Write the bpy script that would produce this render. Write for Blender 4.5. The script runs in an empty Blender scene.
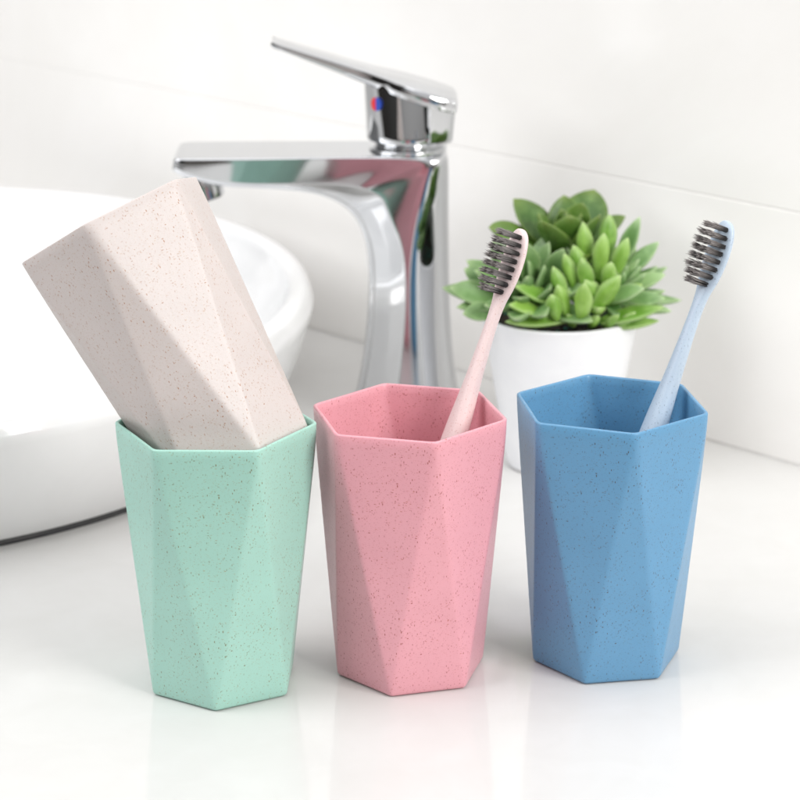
import bpy, bmesh, math, random
from mathutils import Vector, Matrix, noise
random.seed(11)
S = 0.01                      # everything below is written in centimetres
PI = math.pi
SC = bpy.context.scene
COL = SC.collection

# ------------------------------------------------------------------ camera
F, PITCH, HT, ROLL = 2408.357, math.radians(17.7332), 38.2513, math.radians(-0.4536)
cam_d = bpy.data.cameras.new('camera'); cam = bpy.data.objects.new('camera', cam_d); COL.objects.link(cam)
cam_d.sensor_width = 36; cam_d.lens = 36 * F / 800
cam.matrix_world = Matrix.Translation((0, 0, HT * S)) @ Matrix.Rotation(PI / 2 - PITCH, 4, 'X') @ Matrix.Rotation(ROLL, 4, 'Z')
cam_d.clip_start = 0.02; cam_d.clip_end = 50
cam_d.dof.use_dof = True; cam_d.dof.focus_distance = 0.885; cam_d.dof.aperture_fstop = 17.0
SC.camera = cam

def at(u, v, Y):
    """x, z (cm) of the point that shows at u, v and stands Y cm in front of the camera"""
    x, y = u - 400, v - 400
    c, s = math.cos(-ROLL), math.sin(-ROLL)
    x, y = c * x - s * y, s * x + c * y
    d = (x / F, math.cos(PITCH) + (-y / F) * math.sin(PITCH), -math.sin(PITCH) + (-y / F) * math.cos(PITCH))
    t = Y / d[1]
    return d[0] * t, HT + d[2] * t

# ------------------------------------------------------------------ helpers
def tag(o, label=None, cat=None, group=None, kind=None):
    if label: o['label'] = label
    if cat: o['category'] = cat
    if group: o['group'] = group
    if kind: o['kind'] = kind
    return o

def mesh_obj(name, verts, faces, mat=None, parent=None, smooth=True, mats=None, fmi=None):
    me = bpy.data.meshes.new(name)
    me.from_pydata([Vector(v) * S for v in verts], [], faces)
    bm = bmesh.new(); bm.from_mesh(me); bmesh.ops.recalc_face_normals(bm, faces=bm.faces); bm.to_mesh(me); bm.free()
    if smooth:
        me.polygons.foreach_set('use_smooth', [True] * len(me.polygons))
    for m in (mats or [mat]): me.materials.append(m)
    if fmi: me.polygons.foreach_set('material_index', fmi)
    me.update()
    o = bpy.data.objects.new(name, me); COL.objects.link(o)
    if parent: o.parent = parent
    return o

def empty(name, loc):
    o = bpy.data.objects.new(name, None); COL.objects.link(o); o.empty_display_size = .01
    o.location = Vector(loc) * S
    return o

def sharp(o, deg=35):
    o.data.set_sharp_from_angle(angle=math.radians(deg)); return o

def bevel(o, w, seg=3):
    m = o.modifiers.new('bevel', 'BEVEL'); m.width = w * S; m.segments = seg; m.limit_method = 'ANGLE'; m.angle_limit = math.radians(30)
    m.harden_normals = False
    return o

def loft(rings, cap0=True, cap1=True):
    """rings of equal length -> verts, faces"""
    n = len(rings[0]); V = [p for r in rings for p in r]; Fc = []
    for i in range(len(rings) - 1):
        for j in range(n):
            k = (j + 1) % n
            Fc.append((i * n + j, i * n + k, (i + 1) * n + k, (i + 1) * n + j))
    if cap0: Fc.append(tuple(range(n))[::-1])
    if cap1: Fc.append(tuple((len(rings) - 1) * n + j for j in range(n)))
    return V, Fc

def lathe(prof, n=96, cx=0, cy=0, cap0=True, cap1=True):
    return loft([[(cx + r * math.cos(2 * PI * j / n), cy + r * math.sin(2 * PI * j / n), z) for j in range(n)] for r, z in prof], cap0, cap1)

def box(x0, x1, y0, y1, z0, z1):
    V = [(x, y, z) for z in (z0, z1) for y in (y0, y1) for x in (x0, x1)]
    return V, [(0, 1, 3, 2), (4, 6, 7, 5), (0, 4, 5, 1), (2, 3, 7, 6), (0, 2, 6, 4), (1, 5, 7, 3)]

# ------------------------------------------------------------------ materials
def new_mat(name):
    m = bpy.data.materials.new(name); m.use_nodes = True
    nt = m.node_tree; b = nt.nodes['Principled BSDF']
    return m, nt, b, nt.nodes, nt.links

def simple(name, col, rough=.4, metal=0, coat=0, spec=.5, sss=0):
    m, nt, b, N, L = new_mat(name)
    b.inputs['Base Color'].default_value = (*col, 1); b.inputs['Roughness'].default_value = rough
    b.inputs['Metallic'].default_value = metal; b.inputs['Coat Weight'].default_value = coat
    b.inputs['Specular IOR Level'].default_value = spec
    return m

def speckled(name, base, fleck, fleck2, rough=.33, dens=1.0, spec=.5, strength=1.0):
    """moulded plant-fibre plastic: clouded base colour with short dark fibres"""
    m, nt, b, N, L = new_mat(name)
    tc = N.new('ShaderNodeTexCoord')
    def mapping(sc, rot):
        mp = N.new('ShaderNodeMapping'); mp.inputs['Scale'].default_value = sc; mp.inputs['Rotation'].default_value = rot
        L.new(tc.outputs['Object'], mp.inputs['Vector']); return mp.outputs['Vector']
    def flecks(sc, rot, size, keep):
        # distortion bends the fibres a little
        vec = mapping(sc, rot)
        v = N.new('ShaderNodeTexVoronoi'); v.inputs['Scale'].default_value = 1; v.inputs['Randomness'].default_value = 1
        L.new(vec, v.inputs['Vector'])
        sp = N.new('ShaderNodeSeparateColor'); L.new(v.outputs['Color'], sp.inputs['Color'])
        # radius differs per cell
        sz = N.new('ShaderNodeMapRange'); L.new(sp.outputs['Green'], sz.inputs['Value'])
        sz.inputs['To Min'].default_value = size * .45; sz.inputs['To Max'].default_value = size * 1.25
        dv = N.new('ShaderNodeMath'); dv.operation = 'DIVIDE'; L.new(v.outputs['Distance'], dv.inputs[0]); L.new(sz.outputs['Result'], dv.inputs[1])
        mr = N.new('ShaderNodeMapRange'); L.new(dv.outputs[0], mr.inputs['Value'])
        mr.inputs['From Min'].default_value = .6; mr.inputs['From Max'].default_value = 1.1
        mr.inputs['To Min'].default_value = 1; mr.inputs['To Max'].default_value = 0
        gt = N.new('ShaderNodeMath'); gt.operation = 'LESS_THAN'; L.new(sp.outputs['Red'], gt.inputs[0]); gt.inputs[1].default_value = keep
        st = N.new('ShaderNodeMapRange'); L.new(sp.outputs['Blue'], st.inputs['Value']); st.inputs['To Min'].default_value = .25; st.inputs['To Max'].default_value = 1.
        mu = N.new('ShaderNodeMath'); mu.operation = 'MULTIPLY'; L.new(mr.outputs[0], mu.inputs[0]); L.new(gt.outputs[0], mu.inputs[1])
        m2 = N.new('ShaderNodeMath'); m2.operation = 'MULTIPLY'; L.new(mu.outputs[0], m2.inputs[0]); L.new(st.outputs[0], m2.inputs[1])
        # fibres gather in loose clumps
        nc = N.new('ShaderNodeTexNoise'); nc.inputs['Scale'].default_value = 75; nc.inputs['Detail'].default_value = 2; L.new(mapping((1, 1, .6), rot), nc.inputs['Vector'])
        mc = N.new('ShaderNodeMapRange'); mc.inputs['From Min'].default_value = .38; mc.inputs['From Max'].default_value = .58; mc.inputs['To Min'].default_value = .55; L.new(nc.outputs['Fac'], mc.inputs['Value'])
        m3 = N.new('ShaderNodeMath'); m3.operation = 'MULTIPLY'; L.new(m2.outputs[0], m3.inputs[0]); L.new(mc.outputs[0], m3.inputs[1]); m2 = m3
        return m2.outputs[0]
    f1 = flecks((1200, 1200, 560), (.3, .5, .2), .25, .75 * dens)
    f2 = flecks((620, 1350, 1350), (.9, .2, .7), .26, .68 * dens)
    f3 = flecks((2300, 2300, 1800), (.1, 1.1, .4), .30, .62 * dens)
    f4 = flecks((470, 880, 880), (.6, 1.3, 1.9), .20, .42 * dens)
    nz = N.new('ShaderNodeTexNoise'); nz.inputs['Scale'].default_value = 45; nz.inputs['Detail'].default_value = 4
    L.new(tc.outputs['Object'], nz.inputs['Vector'])
    cl = N.new('ShaderNodeMix'); cl.data_type = 'RGBA'
    cl.inputs['A'].default_value = (*[c * .93 for c in base], 1); cl.inputs['B'].default_value = (*[min(1, c * 1.05 + .005) for c in base], 1)
    L.new(nz.outputs['Fac'], cl.inputs['Factor'])
    cur = cl.outputs['Result']
    for f, colr, k in ((f3, fleck2, .55), (f1, fleck, .8), (f2, fleck2, .75), (f4, fleck, .9)):
        ml = N.new('ShaderNodeMath'); ml.operation = 'MULTIPLY'; ml.inputs[1].default_value = min(1, k * strength * 1.25); L.new(f, ml.inputs[0])
        mx = N.new('ShaderNodeMix'); mx.data_type = 'RGBA'; L.new(ml.outputs[0], mx.inputs['Factor']); L.new(cur, mx.inputs['A'])
        mx.inputs['B'].default_value = (*colr, 1); cur = mx.outputs['Result']
    L.new(cur, b.inputs['Base Color'])
    n2 = N.new('ShaderNodeTexNoise'); n2.inputs['Scale'].default_value = 900; n2.inputs['Detail'].default_value = 3; L.new(tc.outputs['Object'], n2.inputs['Vector'])
    n3 = N.new('ShaderNodeTexNoise'); n3.inputs['Scale'].default_value = 90; n3.inputs['Detail'].default_value = 2; L.new(tc.outputs['Object'], n3.inputs['Vector'])
    ad = N.new('ShaderNodeMath'); ad.operation = 'MULTIPLY_ADD'; L.new(n3.outputs['Fac'], ad.inputs[0]); ad.inputs[1].default_value = 3.; L.new(n2.outputs['Fac'], ad.inputs[2])
    bp = N.new('ShaderNodeBump'); bp.inputs['Strength'].default_value = .12; bp.inputs['Distance'].default_value = .0004; L.new(ad.outputs[0], bp.inputs['Height']); L.new(bp.outputs['Normal'], b.inputs['Normal'])
    b.inputs['Roughness'].default_value = rough; b.inputs['Specular IOR Level'].default_value = spec
    b.inputs['Subsurface Weight'].default_value = .12; b.inputs['Subsurface Radius'].default_value = (.004, .003, .003); b.inputs['Subsurface Scale'].default_value = .5
    return m

def mottled(name, a, c, scale, rough, bump=0.0, spec=.5, coat=0):
    m, nt, b, N, L = new_mat(name)
    tc = N.new('ShaderNodeTexCoord')
    nz = N.new('ShaderNodeTexNoise'); nz.inputs['Scale'].default_value = scale; nz.inputs['Detail'].default_value = 6; nz.inputs['Roughness'].default_value = .6
    nz.inputs['Distortion'].default_value = .6
    L.new(tc.outputs['Object'], nz.inputs['Vector'])
    rp = N.new('ShaderNodeMapRange'); rp.inputs['From Min'].default_value = .35; rp.inputs['From Max'].default_value = .68; L.new(nz.outputs['Fac'], rp.inputs['Value'])
    mx = N.new('ShaderNodeMix'); mx.data_type = 'RGBA'; mx.inputs['A'].default_value = (*a, 1); mx.inputs['B'].default_value = (*c, 1)
    L.new(rp.outputs[0], mx.inputs['Factor']); L.new(mx.outputs['Result'], b.inputs['Base Color'])
    b.inputs['Roughness'].default_value = rough; b.inputs['Specular IOR Level'].default_value = spec; b.inputs['Coat Weight'].default_value = coat
    if bump:
        n2 = N.new('ShaderNodeTexNoise'); n2.inputs['Scale'].default_value = scale * 4; L.new(tc.outputs['Object'], n2.inputs['Vector'])
        bp = N.new('ShaderNodeBump'); bp.inputs['Strength'].default_value = bump; bp.inputs['Distance'].default_value = .001; L.new(n2.outputs['Fac'], bp.inputs['Height']); L.new(bp.outputs['Normal'], b.inputs['Normal'])
    return m

M_counter = mottled('counter_quartz', (.635, .627, .612), (.655, .648, .636), 40, .10)
M_tile = mottled('wall_tile', (.88, .86, .83), (.94, .925, .905), 5, .25, bump=.03)
M_grout = mottled('grout', (.78, .765, .745), (.84, .825, .80), 80, .8)
M_ceramic = mottled('basin_ceramic', (.85, .85, .85), (.88, .88, .88), 20, .12, coat=.5)
M_pot = mottled('pot_ceramic', (.80, .805, .83), (.84, .845, .86), 60, .3)
M_chrome = simple('chrome', (.64, .65, .665), .045, metal=1)
M_dark = simple('dark_rubber', (.02, .02, .02), .5)
M_gap_shade = mottled('gap_shade_black', (.015, .015, .018), (.03, .03, .03), 60, .4)  # near-black stands in for the shade in the gap under the basin
M_red = simple('red_enamel', (.75, .03, .04), .3)
M_blue = simple('blue_enamel', (.02, .07, .45), .3)
M_mesh = simple('aerator_mesh', (.25, .26, .27), .35, metal=.8)

M_green = speckled('speckled_mint_plastic', (.36, .615, .53), (.20, .17, .07), (.34, .34, .20), dens=1.0, strength=1.0)
M_pinkc = speckled('speckled_pink_plastic', (.75, .355, .41), (.36, .08, .06), (.52, .17, .13), dens=1.1, strength=1.0)
M_bluec = speckled('speckled_blue_plastic', (.12, .305, .50), (.07, .07, .07), (.12, .17, .22), dens=1.0, strength=1.0)
M_beige = speckled('speckled_beige_plastic', (.62, .56, .54), (.38, .18, .09), (.50, .34, .24), dens=1.1, strength=1.0, rough=.42)
M_pinkb = speckled('speckled_pale_pink_plastic', (.80, .655, .645), (.55, .30, .27), (.64, .42, .38), dens=1.3, strength=.7, rough=.38)
M_blueb = speckled('speckled_pale_blue_plastic', (.48, .575, .68), (.18, .22, .28), (.34, .42, .52), dens=1.3, strength=.65, rough=.38)

def bristle_mat():
    m, nt, b, N, L = new_mat('charcoal_bristle')
    at_ = N.new('ShaderNodeAttribute'); at_.attribute_name = 'along'
    cr = N.new('ShaderNodeValToRGB'); L.new(at_.outputs['Fac'], cr.inputs['Fac'])
    cr.color_ramp.elements[0].color = (.018, .016, .016, 1); cr.color_ramp.elements[0].position = .25
    cr.color_ramp.elements[1].color = (.36, .33, .32, 1); cr.color_ramp.elements[1].position = 1
    L.new(cr.outputs['Color'], b.inputs['Base Color']); b.inputs['Roughness'].default_value = .38
    return m
M_bristle = bristle_mat()

def leaf_mat(name, c0, c1, edge, rough=.42):
    """leaf green that differs from leaf to leaf, paler waxy bloom in patches, tinted margin and tip"""
    m, nt, b, N, L = new_mat(name)
    a = N.new('ShaderNodeAttribute'); a.attribute_name = 'tint'
    sp = N.new('ShaderNodeSeparateColor'); L.new(a.outputs['Color'], sp.inputs['Color'])
    mx = N.new('ShaderNodeMix'); mx.data_type = 'RGBA'; mx.inputs['A'].default_value = (*c0, 1); mx.inputs['B'].default_value = (*c1, 1)
    L.new(sp.outputs['Red'], mx.inputs['Factor'])
    tc = N.new('ShaderNodeTexCoord')
    nz = N.new('ShaderNodeTexNoise'); nz.inputs['Scale'].default_value = 140; nz.inputs['Detail'].default_value = 5; L.new(tc.outputs['Object'], nz.inputs['Vector'])
    mr = N.new('ShaderNodeMapRange'); mr.inputs['From Min'].default_value = .42; mr.inputs['From Max'].default_value = .75; mr.inputs['To Max'].default_value = .7; L.new(nz.outputs['Fac'], mr.inputs['Value'])
    m2 = N.new('ShaderNodeMix'); m2.data_type = 'RGBA'; L.new(mr.outputs[0], m2.inputs['Factor']); L.new(mx.outputs['Result'], m2.inputs['A'])
    m2.inputs['B'].default_value = (*[min(1, x * 1.25 + .05) for x in c1], 1)
    mm = N.new('ShaderNodeMath'); mm.operation = 'POWER'; L.new(sp.outputs['Green'], mm.inputs[0]); mm.inputs[1].default_value = 1.6
    m3 = N.new('ShaderNodeMix'); m3.data_type = 'RGBA'; L.new(mm.outputs[0], m3.inputs['Factor']); L.new(m2.outputs['Result'], m3.inputs['A'])
    m3.inputs['B'].default_value = (*edge, 1)
    L.new(m3.outputs['Result'], b.inputs['Base Color']); b.inputs['Roughness'].default_value = rough
    b.inputs['Subsurface Weight'].default_value = .12; b.inputs['Subsurface Radius'].default_value = (.3, .5, .1); b.inputs['Subsurface Scale'].default_value = .006
    bp = N.new('ShaderNodeBump'); bp.inputs['Strength'].default_value = .2; bp.inputs['Distance'].default_value = .0006; L.new(nz.outputs['Fac'], bp.inputs['Height']); L.new(bp.outputs['Normal'], b.inputs['Normal'])
    return m
M_leaf_dark = leaf_mat('dark_green_leaf', (.035, .105, .014), (.10, .205, .028), (.17, .23, .05))
M_leaf_grey = leaf_mat('grey_green_leaf', (.055, .145, .03), (.15, .28, .085), (.36, .46, .25))
M_leaf_lime = leaf_mat('lime_green_leaf', (.11, .27, .022), (.24, .42, .065), (.42, .55, .24))
M_leaf_frost = leaf_mat('frosted_green_leaf', (.085, .225, .05), (.24, .39, .14), (.48, .60, .36))
M_soil = mottled('potting_soil', (.02, .015, .01), (.07, .05, .035), 200, .9, bump=1)
M_moss = mottled('teal_gravel', (.01, .12, .09), (.05, .25, .18), 300, .7, bump=1)

# ------------------------------------------------------------------ setting
WA = Vector((-6.2, 134.3)); WB = Vector((18.64, 109.07))          # foot of the wall, seen behind the pot
wd = (WB - WA).normalized(); wn = Vector((-wd.y, wd.x))           # wn points away from the camera
if wn.y < 0: wn = -wn
def wall_slab(name, s0, s1, t0, t1, z0, z1, mat, bw=0, parent=None, shift=0):
    V, Fc = box(s0, s1, t0, t1, z0, z1)
    V = [(*(WA + wd * x + wn * y), z) for x, y, z in V]
    o = mesh_obj(name, V, Fc, mat, parent, smooth=False)
    if bw: bevel(o, bw, 2)
    return o
wall = wall_slab('wall', -120, 80, .035, 6, -1, 70, M_grout)
tag(wall, kind='structure')
for z0, z1 in ((.12, 12.30), (12.36, 42.4), (42.46, 70)):
    for xa, xb in ((-120, -53.05), (-52.95, 79.9)):
        wall_slab('wall_tile', xa, xb, 0, .5, z0, z1, M_tile, .03, parent=wall)
V, Fc = box(-150, 150, 66, 190, -4, 0)
counter = mesh_obj('countertop', V, Fc, M_counter, smooth=False); tag(counter, kind='structure')

# ------------------------------------------------------------------ basin
def smoothprof(pts, n=8):
    """Catmull-Rom through profile points"""
    out = []
    P = [pts[0]] + pts + [pts[-1]]
    for i in range(1, len(P) - 2):
        p0, p1, p2, p3 = P[i - 1], P[i], P[i + 1], P[i + 2]
        for k in range(n):
            t = k / n
            out.append(tuple(.5 * (2 * b + (c - a) * t + (2 * a - 5 * b + 4 * c - d) * t * t + (3 * b - a - 3 * c + d) * t ** 3) for a, b, c, d in zip(p0, p1, p2, p3)))
    out.append(pts[-1]); return out
BC = (-29.0, 118.4)
basin = empty('wash_basin', (*BC, 0))
tag(basin, 'large round white ceramic basin standing on the counter at the left', 'wash basin')
wallp = [(22.62 + 2.0 * (1.35 * q - .35 * q * q), .35 + 5.07 * q) for q in [k / 30 for k in range(31)]]
prof = [(.5, .28), (22.45, .28), (22.55, .29), (22.6, .32)] + wallp + smoothprof([(24.62, 5.7), (24.35, 6.35), (23.9, 6.5), (23.4, 6.3), (22.9, 5.4), (21.2, 3.4), (17, 1.7), (10, 1.0), (3, .8), (1.6, .75)], 7)
V, Fc = lathe(prof, 160)
mesh_obj('bowl', V, Fc, M_ceramic, basin)
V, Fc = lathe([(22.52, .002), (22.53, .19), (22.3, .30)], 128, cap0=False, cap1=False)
mesh_obj('gap_shade', V, Fc, M_gap_shade, basin)  # added ring that paints the dark contact line at the basin foot
V, Fc = lathe(smoothprof([(2.1, .82), (2.3, 1.0), (1.9, 1.15), (.4, 1.22)], 4), 48)
mesh_obj('drain', V, Fc, M_chrome, basin)

# ------------------------------------------------------------------ cups
R_TOP, R_BOT, H_CUP = 3.80, 2.92, 10.4
def cup_radius(t, na):
    """outer radius against angle at height t (0 foot .. 1 mouth): an antiprism of two hexagons, corners eased"""
    A = [(R_TOP * math.cos(math.radians(-120 + 60 * i)), R_TOP * math.sin(math.radians(-120 + 60 * i))) for i in range(6)]
    B = [(R_BOT * math.cos(math.radians(-90 + 60 * i)), R_BOT * math.sin(math.radians(-90 + 60 * i))) for i in range(6)]
    poly = []
    for i in range(6):
        a, b0, b1 = A[i], B[i - 1], B[i]
        for b in (b0, b1): poly.append((a[0] * t + b[0] * (1 - t), a[1] * t + b[1] * (1 - t)))
    rad = []
    for k in range(na):
        th = 2 * PI * k / na; dx, dy = math.cos(th), math.sin(th); best = None
        for i in range(12):
            p, q = poly[i], poly[(i + 1) % 12]
            ex, ey = q[0] - p[0], q[1] - p[1]
            den = dx * ey - dy * ex
            if abs(den) < 1e-9: continue
            s = (p[0] * ey - p[1] * ex) / den; w = (p[0] * dy - p[1] * dx) / den
            if s > 0 and -1e-6 <= w <= 1 + 1e-6: best = s if best is None else max(best, s)
        rad.append(best)
    # ease the corners
    sg = (.75 + 1.5 * max(0, t - .8) / .2 + .5 * max(0, .1 - t) / .1) * na / 360; K = int(sg * 3); ker = [math.exp(-.5 * (j / sg) ** 2) for j in range(-K, K + 1)]; sk = sum(ker)
    return [sum(ker[j + K] * rad[(k + j) % na] for j in range(-K, K + 1)) / sk for k in range(na)]
def cup_mesh(name, mat):
    na, nz, th = 288, 30, .16
    rings = []
    def ring(z, off, t=None):
        rr = cup_radius(max(0, min(1, z / H_CUP if t is None else t)), na)
        rings.append([((r - off) * math.cos(2 * PI * k / na), (r - off) * math.sin(2 * PI * k / na), z) for k, r in enumerate(rr)])
    ring(.10, 2.3, 0); ring(.10, .42, 0); ring(.03, .32, 0); ring(0, .22, 0); ring(.012, .12, 0); ring(.05, .045, 0); ring(.11, .010, 0.01)
    for i in range(nz + 1): ring(.16 + (H_CUP - .05 - .16) * i / nz, 0)
    ring(H_CUP - .02, .018); ring(H_CUP, .055); ring(H_CUP, th - .055); ring(H_CUP - .02, th - .018)
    for i in range(nz + 1): ring(H_CUP - .05 - (H_CUP - .05 - .5) * i / nz, th)
    ring(.36, th + .12, .04); ring(.30, th + .35, .03); ring(.28, 2.2, .02)
    V, Fc = loft(rings)
    me_o = mesh_obj(name, V, Fc, mat)
    return me_o
GRP = 'six-sided speckled bathroom cups'
cups = {}
for key, (mat, x, y, deg, lab) in {
    'green': (M_green, -6.8216, 84.588, -2.32, 'mint green speckled cup with the beige cup lying in its mouth'),
    'pink': (M_pinkc, .336, 85.644, -15.44, 'rose pink speckled cup holding the pale pink toothbrush'),
    'blue': (M_bluec, 7.970, 86.539, -21.24, 'blue speckled cup holding the pale blue toothbrush')}.items():
    o = cup_mesh('bathroom_cup', mat)
    o.location = (x * S, y * S, 0.0001); o.rotation_euler = (0, 0, math.radians(deg))
    tag(o, lab, 'cup', GRP); cups[key] = o
o = cup_mesh('bathroom_cup', M_beige)
w = Vector((-.342, -.422, .441))
o.matrix_world = Matrix.Translation(Vector((-5.891, 84.61, 8.629)) * S) @ Matrix.Rotation(w.length, 4, w.normalized())
tag(o, 'pale beige speckled cup tipped over to the left inside the mint green cup', 'cup', GRP)

# ------------------------------------------------------------------ toothbrushes
def toothbrush(bottom, top, bdir, mat, label):
    """bottom, top: ends of the brush; bdir: where the bristles point"""
    bottom, top = Vector(bottom), Vector(top)
    a = (top - bottom); Lh = a.length; a.normalize()
    b = Vector(bdir); b = (b - a * b.dot(a)).normalized(); c = a.cross(b)
    root = empty('toothbrush', bottom); tag(root, label, 'toothbrush', 'toothbrushes standing in the cups')
    # along from the foot, half width, half thickness, bow of the centre line
    st = [(0, .10, .08, 0), (.06, .28, .20, 0), (.25, .42, .30, 0), (.7, .49, .36, 0), (2.5, .58, .42, 0), (5, .58, .43, 0), (7.5, .55, .42, 0), (9.3, .47, .39, 0), (10.8, .345, .32, .0),
          (12.2, .27, .265, 0), (13.2, .235, .23, .0), (13.9, .245, .215, -.01), (14.4, .31, .20, -.03), (14.8, .42, .19, -.05), (15.2, .51, .185, -.06), (15.8, .57, .18, -.07), (16.4, .55, .18, -.06),
          (16.85, .47, .175, -.04), (17.12, .34, .16, -.02), (17.26, .18, .12, 0), (17.3, .05, .05, 0)]
    sc = Lh / 17.3
    rows = smoothprof([(s * sc, p, q, e) for s, p, q, e in st], 4)
    n = 28; rings = []
    for s, p, q, e in rows:
        r = []
        for k in range(n):
            th = 2 * PI * k / n; cs, sn = math.cos(th), math.sin(th)
            ex = .82
            x = p * math.copysign(abs(cs) ** ex, cs); y = q * math.copysign(abs(sn) ** ex, sn)
            r.append(a * s + c * x + b * (y + e))
        rings.append(r)
    V, Fc = loft(rings)
    mesh_obj('handle', V, Fc, mat, root)
    # tufts
    spots = []
    for i in range(8):
        s = 14.76 + i * .313
        wide = {0: .16, 1: .28, 7: .19, 6: .30}.get(i, .36)
        cols = (-1, 1) if i in (0, 7) else (-1, 0, 1)
        for q in cols: spots.append((s * sc, q * wide * 1.0))
    for s, x in spots:
        V, Fc, al = [], [], []
        base = a * s + c * x + b * .12
        for j in range(42):
            r0 = .088 * math.sqrt(random.random()); ph = random.random() * 2 * PI
            off = a * (r0 * math.cos(ph)) + c * (r0 * math.sin(ph))
            ln = .95 + random.uniform(-.12, .05)
            tipdir = (b + off * random.uniform(.2, .9) + a * random.uniform(-.03, .03) + c * random.uniform(-.03, .03)).normalized()
            u1 = tipdir.cross(a).normalized(); u2 = tipdir.cross(u1)
            i0 = len(V)
            for t, rr in ((0, .0165), (.55, .015), (.85, .010), (1, .003)):
                cp = base + off + (b * (1 - t) + tipdir * t).normalized() * (ln * t)
                for q in range(4):
                    V.append(cp + u1 * (rr * math.cos(q * PI / 2)) + u2 * (rr * math.sin(q * PI / 2))); al.append(t)
            for lv in range(3):
                for q in range(4):
                    w_ = (q + 1) % 4; Fc.append((i0 + lv * 4 + q, i0 + lv * 4 + w_, i0 + lv * 4 + 4 + w_, i0 + lv * 4 + 4 + q))
            Fc.append((i0 + 12, i0 + 13, i0 + 14, i0 + 15))
        tf = mesh_obj('bristle_tuft', V, Fc, M_bristle, root)
        atr = tf.data.attributes.new('along', 'FLOAT', 'POINT'); atr.data.foreach_set('value', al)
    return root

def brush_by_view(foot_uv, Yfoot, tip_uv, Ytip):
    x0, z0 = at(*foot_uv, Yfoot); x1, z1 = at(*tip_uv, Ytip)
    return (x0, Yfoot, z0), (x1, Ytip, z1)
b0, b1 = brush_by_view((384, 655), 84.6, (522, 229), 88.6)
toothbrush(b0, b1, (-1, -.8, 0), M_pinkb, 'pale pink toothbrush with charcoal bristles leaning in the rose pink cup')
b2, b3 = brush_by_view((577, 645), 85.6, (728, 221), 88.9)
toothbrush(b2, b3, (-1, -.8, 0), M_blueb, 'pale blue toothbrush with charcoal bristles leaning in the blue cup')
print('brush', b0, b1, (Vector(b1) - Vector(b0)).length, b2, b3, (Vector(b3) - Vector(b2)).length)

# ------------------------------------------------------------------ faucet
FY = 116.0
fx, _ = at(405, 400, FY)
faucet = empty('basin_faucet', (fx, FY, 0))
tag(faucet, 'tall chrome single lever faucet behind the rose pink cup, spout over the basin', 'faucet')
def loc(u, v, Y=FY):
    x, z = at(u, v, Y); return x - fx, z
ztop = loc(300, 158, FY - 2.1)[1]
def station(O, I, hw, rnd, hin, ch=.3):
    """closed section between the outer point O and the inner point I (x, z); hw half width in y; rnd rounding of the outer end; hin half width at the inner end"""
    O = Vector((O[0], 0, O[1])); I = Vector((I[0], 0, I[1])); D = I - O; Ln = D.length; D.normalize()
    half = []
    # outer end: from the centre line outwards
    rr = max(.12, rnd)
    for k in range(9):
        th = k / 8 * PI / 2
        half.append((rr - rr * math.cos(th), (hw - (rr if rr < hw else hw)) + (rr if rr < hw else hw) * math.sin(th)))
    half[0] = (0, half[0][1])
    s1 = half[-1][0]; ri = min(.35, hin * .8)
    sc_ = max(s1 + .05, Ln - ri - ch)       # where the straight flank ends and the chamfer starts
    for k in range(1, 4):
        t = k / 3; half.append((s1 + (sc_ - s1) * t, hw - .035 * (sc_ - s1) * t))
    hq = half[-1][1]
    for t, f in ((.02, .0), (.5, .42), (.54, .47), (.98, .97), (1, 1)):
        half.append((sc_ + (Ln - ri - sc_) * t, hq + (hin - hq) * f))
    for k in range(1, 6):
        th = k / 5 * PI / 2; half.append((Ln - ri + ri * math.sin(th), hin - ri + ri * math.cos(th)))
    pts = [O + D * s - Vector((0, y, 0)) for s, y in half] + [O + D * s + Vector((0, y, 0)) for s, y in reversed(half)]
    return pts
def P(u, v, Y=FY): return loc(u, v, Y)
raw = [ # outer (u,v), inner (u,v), half width, rounding, inner half width
    ((466, 434), (345, 434), 2.7, 2.6, 1.15),
    ((461, 405), (352, 405), 2.5, 2.4, 1.05),
    ((456, 375), (360, 375), 2.32, 2.25, .98),
    ((452, 340), (366, 335), 2.18, 2.12, .92),
    ((450, 300), (369, 295), 2.08, 2.06, .86),
    ((449, 255), (369, 262), 2.01, 2.0, .82),
    ((449, 215), (366, 240), 1.98, 1.9, .78),
    ((449, 185), (359, 221), 1.98, 1.6, .78)]
CH = [2.0, 1.8, 1.6, 1.5, 1.5, 1.5, 1.45, 1.3]
rings = [station(P(*o_), P(*i_), h, r, hi, c_) for (o_, i_, h, r, hi), c_ in zip(raw, CH)]
cz = ztop
xr = P(449, 200)[0]
for (O, I, h, r, hi), c_ in zip([((xr, cz - .35), P(352, 211), 1.95, 1.3, .76), ((xr - .15, cz), P(343, 203), 1.92, .9, .75), ((xr - 1.2, cz), P(332, 197), 1.88, .45, .75),
                       ((P(385, 0)[0], cz), P(318, 192), 1.95, .2, .75), ((P(350, 0)[0], cz), P(298, 188.5), 2.0, .13, .78), ((P(310, 0)[0], cz), P(272, 186.5), 2.05, .12, .82),
                       ((P(270, 0)[0], cz), P(245, 185), 2.1, .12, .88), ((P(230, 0)[0], cz), P(222, 184), 2.1, .12, .92), ((P(200, 0)[0], cz), P(203, 180), 2.1, .12, .98),
                       ((P(176, 0)[0], cz), P(181, 172), 2.05, .12, 1.2), ((P(170, 0)[0], cz - .06), P(171, 167), 1.95, .12, 1.15)], [1.55, 1.55, 1.4, 1.1, .75, .45, .25, .22, .2, .2, .2]):
    rings.append(station(O, I, h, r, hi, c_))
V, Fc = loft(rings)
V = [(v[0], v[1], v[2]) for v in V]
fb = mesh_obj('body', V, Fc, M_chrome, faucet)
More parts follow.
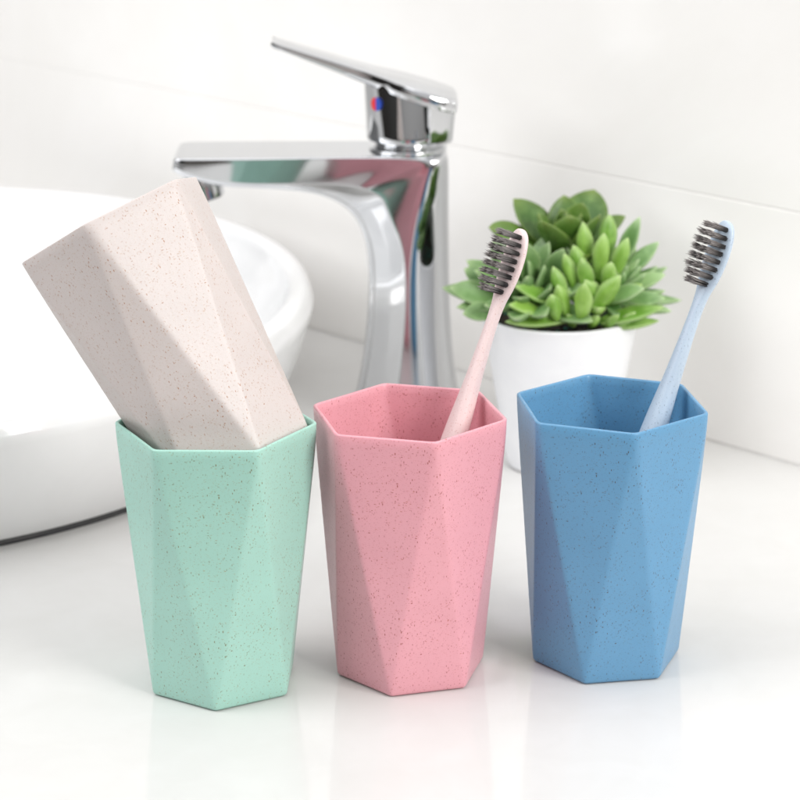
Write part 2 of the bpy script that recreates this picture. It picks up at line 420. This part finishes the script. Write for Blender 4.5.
ss = fb.modifiers.new('sub', 'SUBSURF'); ss.levels = 1; ss.render_levels = 2
V, Fc = lathe([(3.1, .0), (3.15, .12), (3.1, .28), (2.8, .34)], 64); bp_ = mesh_obj('base_ring', V, Fc, M_chrome, faucet); sharp(bp_)
# aerator under the tip, slightly tipped
V, Fc = lathe([(.80, -.9), (.92, -.86), (.95, -.2), (.90, .2), (.8, .5)], 48)
ax, az = P(202, 180)
V = [Matrix.Rotation(math.radians(-14), 3, 'Y') @ Vector(v) + Vector((ax, 0, az)) for v in V]
ae = mesh_obj('aerator', V, Fc, M_chrome, faucet); sharp(ae)
V, Fc = lathe([(.55, -.96), (.78, -.96), (.78, -.88), (.55, -.88)], 32)
V = [Matrix.Rotation(math.radians(-14), 3, 'Y') @ Vector(v) + Vector((ax, 0, az)) for v in V]
mesh_obj('aerator_screen', V, Fc, M_mesh, ae.parent)
# neck between body and handle
hx = P(407, 0)[0]
zn = ztop
V, Fc = lathe(smoothprof([(1.9, zn - .05), (1.9, zn + .12), (1.72, zn + .2), (1.62, zn + .3), (1.75, zn + .48), (1.86, zn + .55)], 5), 72, cx=hx)
mesh_obj('collar', V, Fc, M_chrome, faucet)
# lever plane: z along x
pr_ = P(456, 94); pl_ = P(272, 39)
slope = (pl_[1] - pr_[1]) / (pl_[0] - pr_[0])
def zl(x): return pr_[1] + slope * (x - pr_[0])
n = 96; zb = zn + .5; hr = 2.02
rings = []
for rr, zz in ((1.75, 0), (hr - .05, .04), (hr, .12)):
    rings.append([(hx + rr * math.cos(2 * PI * k / n), (rr + .1) * math.sin(2 * PI * k / n), zb + zz) for k in range(n)])
for t in (.1, .3, .5, .7, .85, 1):
    r = []
    for k in range(n):
        x = hx + (hr + .12 * t) * math.cos(2 * PI * k / n); y = (hr + .10 - .32 * t) * math.sin(2 * PI * k / n)
        zt = zl(x) - .30; r.append((x, y, zb + .12 + (zt - zb - .12) * t))
    rings.append(r)
V, Fc = loft(rings)
head = mesh_obj('handle_head', V, Fc, M_chrome, faucet); sharp(head, 50)
# rear flank: the lever wraps down behind the round head
rings = []
for zf, ins in ((.0, .14), (.03, .04), (.08, 0), (.5, 0), (1, 0)):
    r = []
    xa, xb, hy = hx + .95, pr_[0] - .02, 2.08
    pl = [(xa, -hy + .1), (xa + .12, -hy), (xb - .35, -hy + .42), (xb - .08, -hy + .6), (xb, -hy + .9), (xb, hy - .5), (xb - .12, hy - .12), (xb - .45, hy), (xa + .12, hy), (xa, hy - .1)]
    for x, y in pl:
        mx_, my_ = (xa + xb) / 2, 0
        x2 = x + (-ins if x > mx_ else ins); y2 = y - math.copysign(ins, y)
        x2 -= .18 * (1 - zf) * (1 if x > mx_ else 0)
        zt = zl(x2) - .28; r.append((x2, y2, zb + (zt - zb) * zf))
    rings.append(r)
V, Fc = loft(rings); fl = mesh_obj('rear_flank', V, Fc, M_chrome, faucet); sharp(fl, 50)
# lever slab: plan outline, upper and lower surface
xR, xL = pr_[0] + .1, pl_[0]
def plan(ins):
    out = []
    # from the tip on the near side round the rear end and back
    Ls = [(xL, .80), (xL + .1, .92), (xL + 1.2, 1.0), (xL + 2.6, 1.08), (xL + 4.0, 1.2), (xL + 5.2, 1.45), (hx - .6, 1.85), (hx + .6, 2.1), (xR - .8, 2.0), (xR - .25, 1.7)]
    side = [(x + (ins if i == 0 else 0), h - ins) for i, (x, h) in enumerate(Ls)]
    side = smoothprof(side, 4)
    arc = [(xR - .25 + (.25 - ins) * math.sin(t) ** .6, (1.7 - ins) * math.cos(t)) for t in [PI * k / 24 for k in range(1, 24)]]
    near = [(x, -y) for x, y in side]
    arc = [(x, -y) for x, y in arc]
    far = [(x, y) for x, y in reversed(side)]
    return near + arc + far
def thick(x):
    t = max(0, min(1, (x - xL) / (hx - 1.0 - xL))); return .28 + .42 * t
rings = []
for ins, up in ((.16, 0), (.05, .1), (0, .5), (.04, .92), (.12, 1)):
    rings.append([(x, y, zl(x) - thick(x) * (1 - up)) for x, y in plan(ins)])
V, Fc = loft(rings)
lever = mesh_obj('lever', V, Fc, M_chrome, faucet); sharp(lever, 50)
# hot / cold dot on the head, two halves
ang0 = math.radians(-136); zc = P(373, 105, FY - 1.6)[1]
for side, mt, nm in ((-1, M_red, 'hot_mark'), (1, M_blue, 'cold_mark')):
    V = []; k_ = 14
    V2 = []
    for lift in (.035, .07):
        lp = []
        for k in range(k_ + 1):
            t = -PI / 2 + PI * k / k_
            du, dz = side * math.cos(t) * .33, math.sin(t) * .33
            aa = ang0 + du / 2.05
            lp.append((hx + (2.085 + lift) * math.cos(aa), (1.97 + lift) * math.sin(aa), zc + dz))
        V2.append(lp)
    V, Fc = loft(V2); mesh_obj(nm, V, Fc, mt, faucet, smooth=False)

# ------------------------------------------------------------------ potted succulent
PC = (7.59, 109.6); PH = 7.55
pot_root = empty('potted_succulent', (*PC, 0))
tag(pot_root, 'green succulents in a white round pot behind the pink and blue cups', 'potted plant')
V, Fc = lathe(smoothprof([(.3, .15), (2.0, .15), (2.15, 0), (2.35, .05), (2.5, .3), (2.78, 2), (3.2, 4.5), (3.62, 6.9), (3.75, 7.45), (3.72, 7.55), (3.6, 7.55), (3.52, 7.4), (3.45, 7.0), (3.3, 6.3)], 5), 128)
mesh_obj('pot', V, Fc, M_pot, pot_root)
V = []; Fc = []
nr, nn = 12, 48
for i in range(nr + 1):
    for j in range(nn):
        r = 3.46 * i / nr; t = 2 * PI * j / nn
        x, y = r * math.cos(t), r * math.sin(t)
        V.append((x, y, 6.9 + .25 * noise.noise(Vector((x * 2, y * 2, 0))) + .15 * noise.noise(Vector((x * 6, y * 6, 3)))))
for i in range(nr):
    for j in range(nn):
        k = (j + 1) % nn; Fc.append((i * nn + j, i * nn + k, (i + 1) * nn + k, (i + 1) * nn + j))
mesh_obj('soil', V, Fc, M_soil, pot_root)

class Leaves:
    def __init__(s): s.V = []; s.F = []; s.T = []
    def leaf(s, base, d, up, Ln, W, T, curl=.2, tip=1.0, tint=None, twist=0, widest=.55, point=.35):
        """fleshy leaf: d direction, up = side of the upper face, curl bends it towards up"""
        d = Vector(d).normalized(); d.z = max(d.z, -.04); d.normalize(); up = Vector(up); up = (up - d * up.dot(d)).normalized(); sd = d.cross(up)
        if twist:
            q = Matrix.Rotation(twist, 3, d); up = q @ up; sd = q @ sd
        nl, nc = 14, 12; i0 = len(s.V); tint = random.random() if tint is None else tint
        for i in range(nl + 1):
            t = i / nl
            # width: slim foot, widest past the middle, drawn-out tip
            if t < widest: wf = .42 + .58 * math.sin(t / widest * PI / 2)
            else:
                q = (t - widest) / (1 - widest); wf = max(.0, (1 - q ** (2.15 - 1.7 * point))) ** (.60 + point * 1.05)
            tf = (.65 + .35 * math.sin(min(1, t / .4) * PI / 2)) * max(0, 1 - max(0, (t - .35) / .65) ** 2.4) ** .7
            bend = curl * t * t
            cp = Vector(base) + d * (Ln * t * (1 - .12 * abs(curl) * t)) + up * (Ln * bend * .5)
            for k in range(nc):
                th = 2 * PI * k / nc; cs, sn = math.cos(th), math.sin(th)
                x = W * .5 * wf * cs
                y = T * .5 * tf * sn * (.55 if sn > 0 else 1.15)
                y += .16 * W * wf * cs * cs           # channelled upper face
                s.V.append(cp + sd * x + up * y)
                s.T.append((tint, max(abs(cs) ** 4 * .75, t ** 6), random.random(), 1))
        for i in range(nl):
            for k in range(nc):
                m = (k + 1) % nc; s.F.append((i0 + i * nc + k, i0 + i * nc + m, i0 + (i + 1) * nc + m, i0 + (i + 1) * nc + k))
        s.F.append(tuple(i0 + k for k in range(nc))[::-1])
        s.F.append(tuple(i0 + nl * nc + k for k in range(nc)))
    def build(s, name, mat, parent, label=None):
        o = mesh_obj(name, s.V, s.F, mat, parent)
        ca = o.data.attributes.new('tint', 'FLOAT_COLOR', 'POINT')
        ca.data.foreach_set('color', [c for t in s.T for c in t])
        if label: o['label'] = label
        return o

def rosette(L_, center, axis, n, lens, wids, thick, elev, curl=.25, widest=.55, point=.35, ph0=0):
    """n leaves by the golden angle, inner ones short and upright, outer ones long and flat"""
    ax = Vector(axis).normalized(); e1 = ax.orthogonal().normalized(); e2 = ax.cross(e1)
    for i in range(n):
        q = i / (n - 1)                       # 0 inner .. 1 outer
        ph = ph0 + i * 2.39996 + random.uniform(-.12, .12)
        el = math.radians(elev[0] + (elev[1] - elev[0]) * q + random.uniform(-5, 5))
        rad = e1 * math.cos(ph) + e2 * math.sin(ph)
        d = rad * math.cos(el) + ax * math.sin(el)
        Ln = lens[0] + (lens[1] - lens[0]) * q; Ln *= random.uniform(.9, 1.08)
        W = (wids[0] + (wids[1] - wids[0]) * q) * random.uniform(.9, 1.1)
        base = Vector(center) + rad * (.12 + .18 * q) - ax * (.35 * q)
        upv = ax * math.cos(el) - rad * math.sin(el)
        L_.leaf(base, d, upv, Ln, W, thick, curl * random.uniform(.5, 1.3), widest=widest, point=point, twist=random.uniform(-.15, .15))

def rel(u, v, Y):
    x, z = at(u, v, Y); return (x - PC[0], Y - PC[1], z)
# dark rosette at the back, broad pointed leaves
L1 = Leaves(); rosette(L1, rel(568, 254, 111.2), (.02, -.26, 1), 15, (2.1, 4.2), (1.3, 2.2), .42, (82, 24), .22, .58, .22, ph0=.5)
L1.build('rosette', M_leaf_dark, pot_root, 'dark green rosette with broad pointed leaves')
# grey green rosette on the left
L2 = Leaves(); rosette(L2, rel(528, 297, 108.7), (-.30, -.55, 1), 26, (1.9, 4.0), (.8, 1.32), .5, (78, 0), .22, .55, .26, ph0=1.0)
for u, v, Y, dd, ln, wd_ in ((500, 300, 108.6, (-1, -.05, .25), 2.5, 1.2), (500, 310, 108.2, (-1, -.3, -.05), 1.9, 1.0), (548, 285, 108.6, (.35, -.3, 1), 2.2, 1.1), (530, 285, 108.6, (-.1, -.3, 1), 2.4, 1.1), (500, 290, 109, (-.9, .1, .5), 2.0, 1.1)):
    L2.leaf(rel(u, v, Y), dd, (.1, -.8, .6), ln, wd_, .5, .12, widest=.55, point=.26)
L2.build('rosette', M_leaf_grey, pot_root, 'grey green rosette with pointed plump leaves')
# lime cluster, front right, plump upright leaves
L3 = Leaves()
for u, v, Y, dd, ln, wd_ in ((557, 319, 106.5, (-.22, -.45, .95), 1.5, .85), (567, 316, 106.7, (-.30, -.3, 1), 1.75, .85), (581, 321, 106.3, (.02, -.45, 1), 2.25, 1.0), (565, 303, 107.2, (-.35, -.1, 1), 1.9, .85), (594, 310, 106.8, (.5, -.35, .8), 2.3, 1.0),
        (590, 296, 107.4, (-.25, -.3, 1), 2.1, .9), (584, 282, 107.8, (-.3, -.1, 1), 1.9, .9), (586, 268, 108.6, (-.1, -.1, 1), 2.3, .95), (598, 280, 108.0, (.1, -.2, 1), 2.4, .95), (606, 292, 107.4, (.1, -.4, 1), 1.7, .8), (612, 280, 108.4, (.35, -.1, 1), 2.2, .95),
        (600, 300, 107.2, (-.5, -.4, .7), 1.5, .8), (606, 262, 109.2, (.05, 0, 1), 2.3, 1.0), (576, 290, 107.6, (-.35, -.1, 1), 1.9, .8)):
    L3.leaf(rel(u, v, Y), dd, (.1, .75, .6), ln, wd_ * .88, .55, .08, widest=.56, point=.18 + random.uniform(0, .16), tint=random.uniform(0, .9), twist=random.uniform(-.4, .4))
rosette(L3, rel(596, 300, 108.2), (.05, -.3, 1), 13, (1.5, 2.4), (.6, .9), .5, (75, 30), .12, .6, .2, ph0=.2)
for u, v, dd, ln in ((574, 325, (-.3, -.6, .5), 1.1), (590, 326, (.2, -.7, .5), 1.2), (604, 326, (.5, -.6, .5), 1.2), (548, 322, (-.4, -.6, .5), 1.1), (536, 321, (-.5, -.6, .5), 1.2), (618, 325, (.6, -.4, .5), 1.2)):
    L3.leaf(rel(u, v, 107.0), dd, (0, .3, 1), ln, .62, .4, .2, widest=.55, point=.28)
L3.build('rosette', M_leaf_lime, pot_root, 'lime green rosette with small plump rounded leaves')
# frosted rosette, right, pointed leaves fanning out
L4 = Leaves(); rosette(L4, rel(612, 292, 109.4), (.30, -.32, 1), 32, (1.8, 3.4), (.6, .98), .5, (80, 0), .15, .5, .32, ph0=2.0)
for u, v, Y, dd, ln, wd_ in ((622, 290, 109.0, (1, -.1, .35), 2.2, .95), (618, 302, 108.4, (1, -.3, .12), 2.3, .95), (625, 276, 109.6, (.8, .1, .75), 2.3, .9), (618, 268, 110, (.45, .1, 1), 2.7, .9), (606, 300, 107.6, (.8, -.5, .35), 2.2, 1.0)):
    L4.leaf(rel(u, v, Y), dd, (-.2, -.6, .8), ln, wd_, .45, .12, widest=.5, point=.3)
L4.build('rosette', M_leaf_frost, pot_root, 'frosted bright green rosette with narrow pointed leaves')
L5 = Leaves()
for u, v, Y, dd, ln, wd_ in ((566, 320, 106.7, (-1, -.1, -.04), 2.9, .85), (600, 322, 106.9, (1, -.1, .22), 3.1, 1.0), (605, 326, 107.2, (1, .1, .02), 2.6, .75), (560, 304, 107.4, (-.9, -.1, .35), 2.4, 1.05), (545, 314, 107.0, (-.8, -.3, .25), 2.0, 1.0)):
    L5.leaf(rel(u, v, Y), dd, (0, -.5, 1), ln, wd_, .45, .12, widest=.5, point=.35)
L5.build('trailing_leaves', M_leaf_lime, pot_root, 'green leaves lying over the rim of the pot')
V, Fc = [], []
for k in range(60):
    t = random.uniform(0, 2 * PI); r = 3.1 * math.sqrt(random.random()); rr = random.uniform(.08, .17)
    bm = bmesh.new(); bmesh.ops.create_icosphere(bm, subdivisions=1, radius=rr)
    i0 = len(V)
    for v in bm.verts: V.append((v.co.x + r * math.cos(t), v.co.y + r * math.sin(t), v.co.z * .7 + 7.08))
    for f in bm.faces: Fc.append(tuple(i0 + v.index for v in f.verts))
    bm.free()
g_ = mesh_obj('gravel', V, Fc, M_moss, pot_root); g_['kind'] = 'stuff'

# ------------------------------------------------------------------ light
W = bpy.data.worlds.new('World'); SC.world = W; W.use_nodes = True
N, L = W.node_tree.nodes, W.node_tree.links
bg = N['Background']
tc = N.new('ShaderNodeTexCoord'); sx = N.new('ShaderNodeSeparateXYZ'); L.new(tc.outputs['Generated'], sx.inputs[0])
# pale room: ceiling bright; dark and bright horizon stripes added for bands in the chrome
r1 = N.new('ShaderNodeValToRGB'); mr = N.new('ShaderNodeMapRange'); mr.inputs['From Min'].default_value = -1; L.new(sx.outputs['Z'], mr.inputs['Value']); L.new(mr.outputs[0], r1.inputs['Fac'])
e = r1.color_ramp.elements; e[0].position = .45; e[0].color = (.10, .09, .08, 1); e[1].position = .62; e[1].color = (.82, .83, .85, 1)
at2 = N.new('ShaderNodeMath'); at2.operation = 'ARCTAN2'; L.new(sx.outputs['X'], at2.inputs[0]); L.new(sx.outputs['Y'], at2.inputs[1])
m0 = N.new('ShaderNodeMapRange'); m0.inputs['From Min'].default_value = -PI; m0.inputs['From Max'].default_value = PI; L.new(at2.outputs[0], m0.inputs['Value'])
r2 = N.new('ShaderNodeValToRGB'); L.new(m0.outputs[0], r2.inputs['Fac'])
cr = r2.color_ramp
cr.elements[0].position = 0; cr.elements[0].color = (1, .985, .96, 1); cr.elements[1].position = 1; cr.elements[1].color = (1, .985, .96, 1)
for p_, c_ in ((.035, .9), (.045, .16), (.16, .20), (.18, .30), (.215, .4), (.225, .95), (.25, .95), (.26, .42), (.325, .35), (.39, .45), (.42, .75), (.60, .75), (.66, .95), (.80, .9), (.825, .25), (.85, .25), (.865, 1.05)):
    el = cr.elements.new(p_); el.color = (c_, c_ * .985, c_ * .96, 1)
# only near the horizon
zz = N.new('ShaderNodeMapRange'); L.new(sx.outputs['Z'], zz.inputs['Value']); zz.inputs['From Min'].default_value = .45; zz.inputs['From Max'].default_value = .75
mx = N.new('ShaderNodeMix'); mx.data_type = 'RGBA'; L.new(zz.outputs[0], mx.inputs['Factor']); L.new(r2.outputs['Color'], mx.inputs['A']); mx.inputs['B'].default_value = (1, 1, 1, 1)
ml = N.new('ShaderNodeMix'); ml.data_type = 'RGBA'; ml.blend_type = 'MULTIPLY'; ml.inputs['Factor'].default_value = 1; L.new(r1.outputs['Color'], ml.inputs['A']); L.new(mx.outputs['Result'], ml.inputs['B'])
L.new(ml.outputs['Result'], bg.inputs['Color']); bg.inputs['Strength'].default_value = .80

def area(name, pos, target, size, power, col=(1, 1, 1), sy=None):
    l = bpy.data.lights.new(name, 'AREA'); l.energy = power; l.size = size * S; l.color = col
    if sy: l.shape = 'RECTANGLE'; l.size_y = sy * S
    o = bpy.data.objects.new(name, l); COL.objects.link(o); o.location = Vector(pos) * S
    o.rotation_euler = (Vector(target) - Vector(pos)).to_track_quat('-Z', 'Y').to_euler()
    return o
area('key_light', (72, 20, 64), (4, 92, 5), 46, 9.0, (1, .98, .95))  # unseen key added at the right so the cup facets separate
area('left_fill_light', (-140, 60, 120), (5, 122, 14), 130, 19.0, (.985, .99, 1))  # unseen fill added at the left to brighten the wall
area('ceiling_light', (-15, 78, 140), (0, 105, 0), 100, 4.2, (1, 1, 1))

SC.view_settings.view_transform = 'Standard'; SC.view_settings.look = 'None'; SC.view_settings.exposure = .14; SC.view_settings.gamma = 1
SC.cycles.max_bounces = 10; SC.cycles.use_denoising = True
